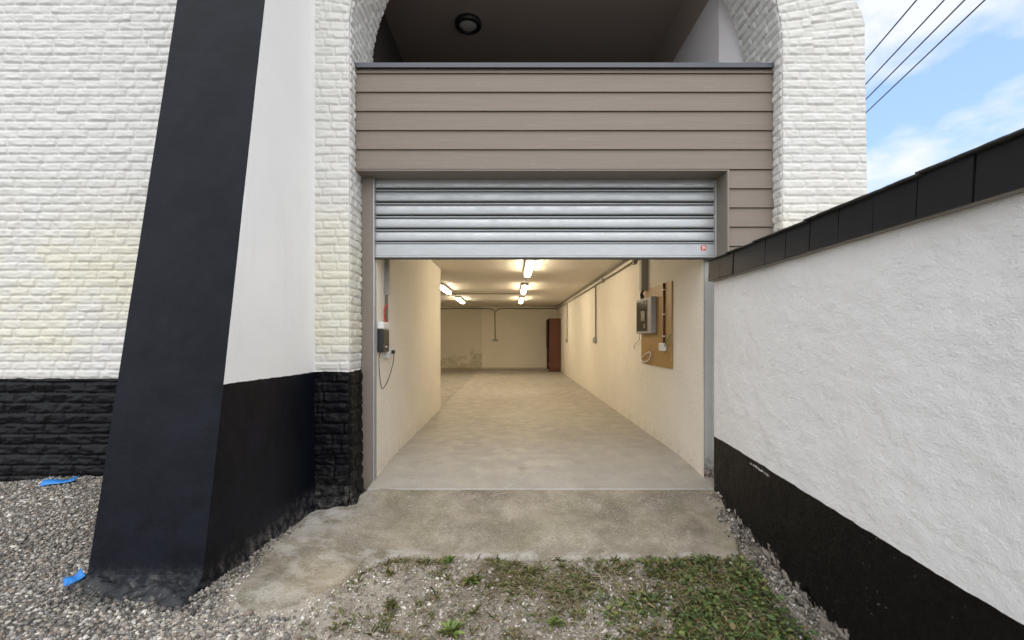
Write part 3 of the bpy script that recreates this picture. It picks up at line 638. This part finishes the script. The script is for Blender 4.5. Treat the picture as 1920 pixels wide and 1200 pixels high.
# left wall: pipe, controller, socket, cable
t = thing('grey_pipe', 'grey conduit down the left wall just inside the shutter', 'conduit', (-1.31, 4.8, 1.35))
obj('pipe', tube(bmesh.new(), [(-1.318, 4.79, 2.6), (-1.318, 4.79, 1.31)], .015), m_conduit, t, smooth=True)
obj('channel', box(-1.333, -1.285, 4.76, 4.80, 1.78, 2.6, bev=.003), m_trunk, t)
tag(obj('red_cable', tube(bmesh.new(), spline([(-1.30, 4.77, 1.68), (-1.31, 4.72, 1.66), (-1.315, 4.69, 1.58), (-1.31, 4.72, 1.50), (-1.29, 4.77, 1.48)]), .007), m_red, None, smooth=True), 'red cable loop beside the left wall conduit', 'cable')
t = thing('control_box', 'black door control box with white top on the left wall', 'control box', (-1.31, 4.6, 1.19))
obj('case', box(-1.333, -1.272, 4.50, 4.72, 1.19, 1.42, bev=.008), m_blackpl, t)
obj('cover', box(-1.333, -1.270, 4.50, 4.72, 1.421, 1.49, bev=.008), m_whitepl, t)
obj('knob', box(-1.272, -1.262, 4.58, 4.60, 1.235, 1.25, bev=.003), m_whitepl, t)
t = thing('plug_socket', 'white socket with a plugged in cable on the left wall', 'socket', (-1.31, 4.8, 1.12))
obj('box', box(-1.333, -1.29, 4.74, 4.86, 1.12, 1.225, bev=.006), m_whitepl, t)
obj('box', box(-1.333, -1.29, 4.88, 4.96, 1.145, 1.225, bev=.006), m_whitepl, t)
obj('plug', box(-1.289, -1.255, 4.86, 4.90, 1.16, 1.20, bev=.006), m_blackpl, t)
tag(obj('power_cable', tube(bmesh.new(), spline([(-1.265, 4.88, 1.16), (-1.27, 4.85, 1.05), (-1.29, 4.75, .90), (-1.31, 4.64, .82), (-1.315, 4.58, .84), (-1.315, 4.52, .97), (-1.315, 4.50, 1.12), (-1.31, 4.52, 1.19)]), .0042), m_blackpl, None, smooth=True), 'thin dark cable sagging below the black control box', 'cable')

# cabinet at the back
t = thing('cabinet', 'tall reddish brown open cabinet in the far right corner', 'cabinet', (1.67, 18.3, 0))
bm = box(1.444, 1.885, 17.6, 17.63, .02, 2.04, bev=.003); obj('side_panel', bm, m_cab, t)
bm = box(1.444, 1.885, 18.95, 18.98, .02, 2.04, bev=.003); obj('side_panel', bm, m_cab, t)
obj('back_panel', box(1.865, 1.885, 17.632, 18.948, .02, 2.04), m_cabin, t)
obj('top', box(1.44, 1.887, 17.59, 18.99, 2.041, 2.065, bev=.003), m_cab, t)
for zz_ in (.05, .45, .9, 1.4, 1.8): obj('shelf', box(1.47, 1.864, 17.632, 18.948, zz_, zz_+.02), m_cabin, t)
obj('door', box(1.424, 1.4425, 18.3, 18.97, .92, 2.03, bev=.002), m_cabin, t)
t = thing('storage_bottle', 'pale bottle on a low shelf of the brown cabinet', 'bottle', (1.55, 17.9, .47))
obj('bottle', lathe([(.001, 0), (.06, 0), (.06, .2), (.025, .26), (.025, .30), (.001, .30)], (1.55, 17.9, .471), 16), m_whitepl, t, smooth=True)
obj('cap', lathe([(.028, 0), (.028, .03), (.001, .03)], (1.55, 17.9, .772), 12), m_red, t)
t = thing('storage_bag', 'white crumpled bag on the bottom shelf of the cabinet', 'bag', (1.6, 18.2, .07))
bm = bmesh.new(); bmesh.ops.create_icosphere(bm, subdivisions=3, radius=.13)
for v in bm.verts: v.co = Vector((1.60+v.co.x*.9*(1+.2*math.sin(v.co.z*40)), 18.2+v.co.y*1.5, .205+v.co.z*1.0+.012*math.sin(v.co.y*60)))
obj('bag', bm, m_whitepl, t, smooth=True)
t = thing('papers', 'small pale bundle of papers lying on top of the brown cabinet', 'papers', (1.55, 17.7, 2.066))
obj('bundle', box(1.46, 1.62, 17.62, 17.85, 2.066, 2.085, bev=.004), m_whitepl, t)

# ------------------------------------------------------------------ boundary wall
BW = thing('boundary_wall', 'white rendered boundary wall with black base and dark slate coping', 'wall', (1.87, 4.2, 0))
def wx(y): return 1.874-.029*(4.23-y)
yl = np.arange(.2, 4.222, .0125); zl = np.arange(-.50, 1.875, .0125)
Yg, Zg = np.meshgrid(yl, zl, indexing='ij')
h = .014*fbm(Yg*1.8, Zg*1.8, 81, 4) + .005*fbm(Yg*8, Zg*11, 82, 5)*ss(.35, .45, Zg) + .0022*fbm(Yg*34, Zg*34, 83, 3)
h = h - .03*ss(0, .03, (np.interp(Yg, [2.4, 4.2], [-.33, -.14])+.10*fbm(Yg*6, Zg*6, 84, 4)-Zg))
h = h*ss(4.222, 4.19, Yg)*1.0
npobj('wall', np.stack([wx(Yg)-h, Yg, Zg], -1).reshape(-1, 3), gridfaces(len(yl), len(zl)), m_bound, BW)
def skew(bm):
    for v in bm.verts: v.co.x += wx(v.co.y)-1.874
    return bm
obj('wall_core', skew(box(1.90, 2.10, -1.5, 4.215, -.6, 1.93)), m_bound, BW)
obj('wall', skew(box(1.874, 1.8999, -1.5, .199, -.6, 1.87)), m_bound, BW)
obj('render_edge', skew(box(1.876, 1.8999, 4.2225, 4.2255, -.5, 1.87)), m_bound, BW)
y = 4.20; i = 0
while y > -1.2:
    j = random.uniform(-.003, .003); top = 2.035+random.uniform(-.003, .003)
    bm = box(1.820+j, 1.832+j, y-.2445, y-.002, 1.852+random.uniform(-.005, .004), top)
    # slight tilt of each slate
    for v in bm.verts: v.co.x += -.010*(v.co.z < 1.9) + random.uniform(-.0015, .0015)
    obj('slate', skew(bm), m_slate, BW); y -= .2485
obj('coping_bed', skew(box(1.8385, 2.14, -1.3, 4.19, 1.90, 2.02)), m_slate, BW)
obj('drip_edge', skew(box(1.824, 1.872, -1.3, 4.19, 1.848, 1.8515)), m_conduit, BW)
# slate top with rough overlapping ends
y = 4.235
for n_, ln in enumerate((.42, .45, .62, .78, .64, .6, .6, .6, .6)):
    gy = np.arange(y-ln-.03, y+.001, .012); ggx = np.linspace(1.797, 2.17, 9); X, Y = np.meshgrid(ggx, gy, indexing='ij')
    e = .006*fbm(Y*22, Y*0+n_, 91, 3)
    X2 = X + np.where(X < 1.8, e, 0) + wx(Y)-1.874
    tt = (y-Y)/ln; Zt = 2.040 + .008*(1-tt) + .05*(X-1.80) + .006*fbm(X*15, Y*15, 92, 3)*(X > 1.8)
    V = np.stack([X2, Y, Zt], -1).reshape(-1, 3); F = gridfaces(9, len(gy))
    V2 = V.copy(); V2[:, 2] -= .010; nV = len(V)
    front = np.arange(len(gy)); sk = np.stack([front[:-1], front[1:], front[1:]+nV, front[:-1]+nV], -1)
    endi = np.arange(9)*len(gy)+len(gy)-1; se = np.stack([endi[:-1], endi[1:], endi[1:]+nV, endi[:-1]+nV], -1)
    npobj('coping_slab', np.concatenate([V, V2]), np.concatenate([F, F[:, ::-1]+nV, sk, se, se-(len(gy)-1)]), m_slatetop, BW, smooth=False); y -= ln

# scuff on the black base of the boundary wall
# ------------------------------------------------------------------ overhead cables
for i, (kx, lab) in enumerate(((1.0545, 'lowest and rightmost dark overhead cable in the sky'), (.9946, 'overhead cable just above the lowest one'), (.934, 'second overhead cable from the top, in the middle'), (.852, 'uppermost overhead cable, closest to the brick pier'))):
    pts = []
    for yy in np.linspace(-25, 70, 40):
        pts.append((6*kx + .258*yy, yy, 1.34+6.0 + .0006*(yy-10)**2*.4))
    tag(obj('overhead_cable', tube(bmesh.new(), pts, .014, 6), m_cable, None, smooth=True), lab, 'cable', 'overhead cables')

# ------------------------------------------------------------------ gravel
def octa():
    V = [(1, 0, 0), (-1, 0, 0), (0, 1, 0), (0, -1, 0), (0, 0, 1), (0, 0, -1)]
    F = [(0, 2, 4), (2, 1, 4), (1, 3, 4), (3, 0, 4), (2, 0, 5), (1, 2, 5), (3, 1, 5), (0, 3, 5)]
    V = [np.array(v, float) for v in V]; mid = {}; F2 = []
    def md(a, b):
        k_ = (min(a, b), max(a, b))
        if k_ not in mid: m_ = V[a]+V[b]; V.append(m_/np.linalg.norm(m_)); mid[k_] = len(V)-1
        return mid[k_]
    for a, b, c in F:
        p, q, r_ = md(a, b), md(b, c), md(c, a); F2 += [(a, p, r_), (p, b, q), (r_, q, c), (p, q, r_)]
    return np.array(V), np.array(F2)
OV, OF = octa()
PAL = np.array([(.30, .285, .27), (.46, .44, .41), (.16, .15, .145), (.70, .66, .61), (.38, .32, .26), (.20, .20, .215), (1.0, .97, .92), (.30, .22, .17), (.09, .087, .085), (.55, .49, .41)])
def stones(name, x, y, size, pal, flat=.55, lift=.25, zf=ground_z, kind='stuff', lab=None, cat=None, jit=.22, pw=None, tone=.50):
    n = len(x); z = zf(x, y)
    a = size*rng.uniform(.75, 1.3, n)*.5; b = a*rng.uniform(.55, .9, n); c = a*flat*rng.uniform(.7, 1.3, n)
    R0 = OV[None]*(1+rng.uniform(-jit, jit, (n, len(OV), 1)))*np.stack([a, b, c], -1)[:, None]
    th = rng.uniform(0, 6.283, n); t1 = rng.normal(0, .35, n); t2 = rng.normal(0, .35, n)
    ca, sa = np.cos(t1)[:, None], np.sin(t1)[:, None]; yy = R0[..., 1]*ca-R0[..., 2]*sa; zz2 = R0[..., 1]*sa+R0[..., 2]*ca; xx = R0[..., 0]
    ca, sa = np.cos(t2)[:, None], np.sin(t2)[:, None]; x2 = xx*ca+zz2*sa; zz2 = -xx*sa+zz2*ca
    ca, sa = np.cos(th)[:, None], np.sin(th)[:, None]; x3 = x2*ca-yy*sa; y3 = x2*sa+yy*ca
    V = np.stack([x3+x[:, None], y3+y[:, None], zz2+(z+c*lift+rng.uniform(0, .35, n)*c)[:, None]], -1).reshape(-1, 3)
    F = (OF[None]+np.arange(n)[:, None, None]*len(OV)).reshape(-1, 3)
    ci = rng.choice(len(pal), n, p=pw); col = pal[ci]*np.array([1.0,.965,.91])*tone*rng.uniform(.7, 1.3, (n, 1)); col = np.repeat(np.clip(col, 0, 1), len(OV), 0)
    o = npobj(name, V, F, m_peb, None, True, col); tag(o, lab, cat, kind=kind); return o
def scatter(n, x0, x1, y0, y1, keep):
    x = rng.uniform(x0, x1, n); y = rng.uniform(y0, y1, n); p = keep(x, y); k_ = rng.random(n) < p; return x[k_], y[k_]
def inb(x, y): return (x > -2.42) & (x < -1.78) & (y > 2.60)
def keepL(x, y):
    s_ = apron_sd(x, y); near = ss(-1.15, -1.75, x+.25*fbm(x*3, y*3, 101, 3)+ .35*ss(2.5, 2.3, y)*-1)
    return near*(s_ > .05)*(~inb(x, y))*(y < 4.08)*(~((x > -2.48) & (x < -1.72) & (y > 2.47) & (y < 2.62)))
x, y = scatter(46000, -5.6, -.6, 1.7, 4.12, keepL)
stones('gravel', x, y, rng.uniform(.010, .029, len(x))*np.where(rng.random(len(x))<.06, 1.5, 1), PAL, lift=.35, lab='loose grey and brown pebbles spread beside the buttress', cat='gravel')
def keepM(x, y):
    s_ = apron_sd(x, y); return np.maximum(s_ > .02, ss(-.16, .04, s_+.06*fbm(x*7,y*7,141,3))*.45*(x<-.6))*np.where(x > -1.2, .75, .9)*(~inb(x, y))
x, y = scatter(34000, -1.95, 1.82, 1.9, 3.6, keepM)
PAL2 = np.array([(.60, .56, .49), (.72, .69, .63), (.42, .38, .32), (.30, .28, .25), (.52, .47, .40), (.20, .19, .17), (1.2, 1.15, 1.08)])
gz = lambda x, y: np.where(apron_sd(x, y) < .04, np.maximum(ground_z(x, y), T(x, y)-.005+.008*fbm(x*2.4, y*2.4, 21, 4)), ground_z(x, y))
stones('grit', x, y, rng.uniform(.005, .019, len(x))*(1-.45*lobe(x, y)), PAL2, lift=.3, zf=gz, tone=(.66+.16*fbm(x*3, y*3, 151, 3)+.55*lobe(x, y))[:, None], lab='fine pale grit and stone chips in front of the apron', cat='grit', pw=[.2, .12, .2, .17, .14, .1, .07])
x, y = scatter(2600, -1.75, 1.82, 1.9, 3.35, lambda x, y: (apron_sd(x, y) > .06)*.55)
stones('stone_chips', x, y, rng.uniform(.018, .036, len(x)), PAL2, lift=.2, lab='larger pale stone chips lying among the weeds', cat='stones', pw=[.2, .13, .18, .18, .14, .1, .07])
# crumbling rubble strip against the boundary wall
def keepR(x, y): d_ = wx(y)-x; return ss(.15, .02, d_)*(d_ > -.02)*(.3+.7*ss(-.15,.15,fbm(x*5,y*5,115,3)))
x, y = scatter(6500, 1.55, 1.9, 1.8, 4.12, keepR)
zr = lambda x, y: np.where(apron_sd(x, y) < 0, T(x, y), ground_z(x, y)) + .05*ss(.12, 0, wx(y)-x)*(.6+fbm(x*9, y*9, 111, 3))
stones('rubble', x, y, rng.uniform(.007, .030, len(x)), np.array([(.46, .41, .35), (.30, .26, .22), (.14, .12, .10), (.85, .80, .74), (.09, .08, .07)]), flat=.8, lift=.2, zf=zr, lab='crumbled mortar rubble along the foot of the boundary wall', cat='rubble', jit=.35)
# rubble fringe at buttress side
x, y = scatter(2600, -1.80, -1.52, 2.5, 4.05, lambda x, y: ss(.13, .0, x+1.77)*ss(3.95, 3.2, y))
zr2 = lambda x, y: T(x, y)+.012
stones('debris', x, y, rng.uniform(.008, .026, len(x)), np.array([(.42, .39, .35), (.25, .23, .21), (.55, .52, .48), (.10, .10, .10)]), flat=.7, lift=.2, zf=zr2, lab='gritty debris collected along the buttress foot', cat='debris', jit=.35)
x, y = scatter(260, -2.5, -1.68, 2.40, 2.56, lambda x, y: .8+x*0)
stones('footing_stones', x, y, rng.uniform(.012, .036, len(x)), np.array([(.03, .03, .035), (.06, .06, .065), (.25, .24, .23)]), flat=.7, lift=.6, tone=.22, lab='dark paint spattered stones at the foot of the buttress', cat='stones', jit=.35)

# blue scraps
def scrap(name, label, pts, c, rot):
    bm = bmesh.new(); vs = []
    n_ = 10
    for i in range(n_+1):
        t = i/n_
        for s in (-1, 0, 1):
            wd = pts[1]*(1.0 if t > .45 else .45+1.2*t)
            vs.append(bm.verts.new((pts[0]*(t-.5), s*wd/2+.015*t, .010*math.sin(t*5+s)+.028*(1 if t > .62 else 0)*(t-.62)/.38+.022+.012*s)))
    for i in range(n_):
        for s in range(2): bm.faces.new((vs[i*3+s], vs[i*3+s+1], vs[i*3+s+4], vs[i*3+s+3]))
    bmesh.ops.rotate(bm, verts=bm.verts, cent=(0, 0, 0), matrix=Matrix.Rotation(rot, 3, 'Z'))
    z = float(ground_z(np.array([c[0]]), np.array([c[1]]))[0])
    bmesh.ops.translate(bm, verts=bm.verts, vec=(c[0], c[1], z))
    o = obj(name, bm, m_blue, None, smooth=True); md = o.modifiers.new('t', 'SOLIDIFY'); md.thickness = .002
    tag(o, label, 'plastic scrap')
scrap('blue_film', 'crumpled strip of bright blue film on gravel by the left wall', (.24, .085), (-3.86, 3.87), .22)
scrap('blue_film', 'small torn piece of blue film at the corner of the buttress', (.09, .07), (-2.50, 2.60), 1.1)

# ------------------------------------------------------------------ weeds
def leaves(name, x, y, z, size, cols, lab, cat, up=(.2, 1.0), wd=.42, kind='stuff', az=None, root=None):
    n = len(x); a = az if az is not None else rng.uniform(0, 6.283, n); e = rng.uniform(up[0], up[1], n)
    d = np.stack([np.cos(a)*np.cos(e), np.sin(a)*np.cos(e), np.sin(e)], -1); s_ = np.stack([-np.sin(a), np.cos(a), 0*a], -1)
    rl = rng.normal(0, .4, n)[:, None]; u_ = np.cross(s_, d); u_ = -u_*np.sign(u_[:, 2:3]+1e-6)*-1; s2 = s_*np.cos(rl)+u_*np.sin(rl); u2 = np.cross(s2, d); u2 *= np.sign(u2[:, 2:3]+1e-9)
    P = np.stack([x, y, z], -1); L_ = size[:, None]; W = wd*L_
    dr = d*L_
    tipdrop = np.zeros((n, 3)); tipdrop[:, 2] = -.25*size
    v0 = P; v1 = P+dr*.30+s2*W*.42+u2*.10*L_; v2 = P+dr*.30-s2*W*.42+u2*.10*L_; v3 = P+dr*.65+s2*W*.5+u2*.08*L_+tipdrop*.35; v4 = P+dr*.65-s2*W*.5+u2*.08*L_+tipdrop*.35; v5 = P+dr+tipdrop; vm = P+dr*.5+tipdrop*.2
    V = np.stack([v0, v1, v2, v3, v4, v5, vm], 1).reshape(-1, 3)
    F = np.array([(0, 1, 6), (0, 6, 2), (1, 3, 6), (2, 6, 4), (3, 5, 6), (4, 6, 5)]); F = (F[None]+np.arange(n)[:, None, None]*7).reshape(-1, 3)
    ci = rng.integers(0, len(cols), n); col = np.repeat(np.clip(cols[ci]*rng.uniform(.7, 1.3, (n, 1)), 0, 1), 7, 0)
    o = npobj(name, V, F, m_leaf, root, True, col)
    return tag(o, lab, cat, kind=kind)
GR = np.array([(.05, .085, .02), (.07, .115, .025), (.10, .145, .035), (.04, .065, .018), (.15, .17, .04), (.11, .12, .035), (.14, .105, .04), (.06, .10, .028)])
OL = np.array([(.10, .115, .03), (.16, .15, .05), (.07, .085, .025), (.14, .10, .045), (.20, .15, .08)])
def dens(x, y):
    s_ = apron_sd(x, y); base = ss(.38, .95, x+.28*fbm(x*2.6, y*2.6, 121, 4)+.25*(y-2.7)*-.6)*ss(.12, .20, wx(y)-x+.1*fbm(x*6, y*6, 125, 3))
    hol = .05+.95*ss(-.20, .12, fbm(x*5, y*5, 122, 4)); return base*hol*(s_ > .0)
x, y = scatter(15000, .1, 1.75, 1.9, 3.36, lambda x, y: dens(x, y)*.8)
z = ground_z(x, y)+rng.uniform(0, .045, len(x))*(.35+ss(.7, 1.3, x))*(.6+.9*fbm(x*7, y*7, 127, 3))
leaves('ground_cover', x, y, z, rng.uniform(.020, .052, len(x))*rng.uniform(.7, 1.1, len(x)), GR, 'dense low green creeping weeds in front of the apron beside the wall', 'weeds', up=(-.1, .8), wd=.62)
def dens2(x, y):
    s_ = apron_sd(x, y); return (.05+.95*ss(.0, .26, fbm(x*3.3+5, y*3.3, 131, 4)))*(s_ > .01)*ss(-1.25, -.8, x-.35*(y-2.9))
x, y = scatter(24000, -1.1, 1.6, 1.9, 3.34, dens2)
leaves('sparse_weeds', x, y, ground_z(x, y)+rng.uniform(0, .014, len(x)), rng.uniform(.012, .040, len(x))*rng.uniform(.5, 1., len(x)), OL, 'sparse olive and yellowing weeds scattered over the gritty soil', 'weeds', up=(-.1, .7), wd=.42)
# dry stalks
x, y = scatter(9000, -1.1, 1.6, 1.9, 3.34, lambda x, y: np.clip(dens2(x+.07, y+.05)+.10, 0, 1)*(apron_sd(x, y) > .02)*ss(-1.2, -.8, x-.35*(y-2.9)))
n = len(x); z = ground_z(x, y); a = rng.uniform(0, 6.283, n); ln = rng.uniform(.03, .10, n); V = []; F = []
P0 = np.stack([x, y, z+.004], -1); d = np.stack([np.cos(a), np.sin(a), 0*a], -1); sN = np.stack([-np.sin(a), np.cos(a), 0*a], -1)
bend = rng.normal(0, .3, n)[:, None]; hgt = rng.uniform(.003, .02, n)
ring = []
for t in (0, .33, .66, 1):
    c_ = P0+d*ln[:, None]*t+sN*bend*ln[:, None]*t*t; c_[:, 2] += hgt*math.sin(math.pi*min(t+.1, 1)); wv = .0016*(1-.6*t)
    ring += [c_+sN*wv, c_-sN*wv, c_+np.array([0, 0, wv*1.6])]
V = np.stack(ring, 1).reshape(-1, 3); Ff = []
for i in range(3):
    for j in range(3): Ff.append((i*3+j, i*3+(j+1) % 3, i*3+3+(j+1) % 3, i*3+3+j))
F = (np.array(Ff)[None]+np.arange(n)[:, None, None]*12).reshape(-1, 4)
col = np.repeat(np.array([(.26, .20, .12), (.15, .11, .07), (.40, .34, .24)])[rng.integers(0, 3, n)]*rng.uniform(.8, 1.2, (n, 1)), 12, 0)
tag(npobj('dry_stalks', V, F, m_dry, None, True, col), 'dead brown stalks and straw lying between the weeds', 'dry stalks', kind='stuff')
# ragged tufts of narrow leaves
tx, ty = scatter(3000, -1.05, 1.6, 1.9, 3.33, lambda x, y: np.clip(dens2(x, y)*.9+.03+.5*ss(.4, 1.0, x), 0, 1)*(apron_sd(x, y) > .03)*ss(.10, .2, wx(y)-x)*.8)
k_ = rng.integers(8, 36, len(tx)); x = np.repeat(tx, k_)+rng.normal(0, .018, k_.sum()); y = np.repeat(ty, k_)+rng.normal(0, .018, k_.sum())
az_ = np.arctan2(y-np.repeat(ty, k_), x-np.repeat(tx, k_))+rng.normal(0, .4, len(x)); szz = np.repeat(rng.uniform(.5, 1.15, len(tx)), k_)
TC = np.array([(.11, .125, .03), (.16, .16, .045), (.085, .10, .028), (.17, .12, .05), (.13, .155, .04), (.24, .18, .09)])
leaves('weed_tufts', x, y, ground_z(x, y)+.004, rng.uniform(.016, .046, len(x))*szz, TC, 'ragged tufts of narrow olive and yellow green leaves on the soil', 'weeds', up=(.0, 1.2), wd=.24, az=az_)
# long thin grass blades
tx, ty = scatter(900, -1.0, 1.65, 1.9, 3.35, lambda x, y: np.clip(dens2(x, y)*.4+.05+.5*ss(.5, 1.1, x), 0, 1)*(apron_sd(x, y) > .01)*ss(.06, .15, wx(y)-x))
k_ = rng.integers(3, 10, len(tx)); x = np.repeat(tx, k_)+rng.normal(0, .008, k_.sum()); y = np.repeat(ty, k_)+rng.normal(0, .008, k_.sum())
leaves('grass_blades', x, y, ground_z(x, y), rng.uniform(.03, .10, len(x)), np.array([(.12, .15, .04), (.18, .18, .06), (.30, .24, .12), (.08, .12, .03)]), 'thin straggly grass blades sticking out of the low weeds', 'grass', up=(.2, 1.35), wd=.07)
# rosette weeds one can point to
def rosette(label, x, y, s, n, cols):
    z = float(ground_z(np.array([x]), np.array([y]))[0])
    t = thing('weed_plant', label, 'weed', (x, y, z), 'leafy weed rosettes on the gritty soil')
    a = np.linspace(0, 6.283*(n/9.), n)+rng.normal(0, .2, n)
    m_ = leaves('leaves', np.full(n, x)+rng.normal(0, .012*s, n), np.full(n, y)+rng.normal(0, .012*s, n), np.full(n, z+.006), rng.uniform(.025, .078, n)*s, cols, None, None, up=(.05, 1.25), wd=.24, kind=None, az=a, root=t)
    obj('stem', tube(bmesh.new(), [(x, y, z-.01), (x+.004, y, z+.02*s), (x+.006, y+.002, z+.04*s)], .003*s, 6), m_green, t, smooth=True)
YG = np.array([(.15, .20, .04), (.11, .16, .035), (.19, .22, .06)])
rosette('largest bright rosette weed at the bottom edge, left of centre', -.335, 2.50, 1.2, 60, YG)
rosette('yellow green weed tuft right against the apron edge, left of centre', -.45, 3.22, .9, 44, YG)
rosette('broad olive weed clump just below the tuft at the apron edge', -.27, 3.02, 1.25, 70, np.concatenate([YG, OL]))
rosette('small weed sprouting at the left limit of the weedy soil', -.80, 3.0, .8, 30, OL)
rosette('low weed near the lower left, on bare pale grit', -.72, 2.72, 1.0, 40, OL)
rosette('isolated weed near the bottom centre of the soil patch', .25, 2.62, 1.0, 46, YG)
rosette('small dry weed at the apron edge near the centre', .33, 3.27, .75, 18, OL)
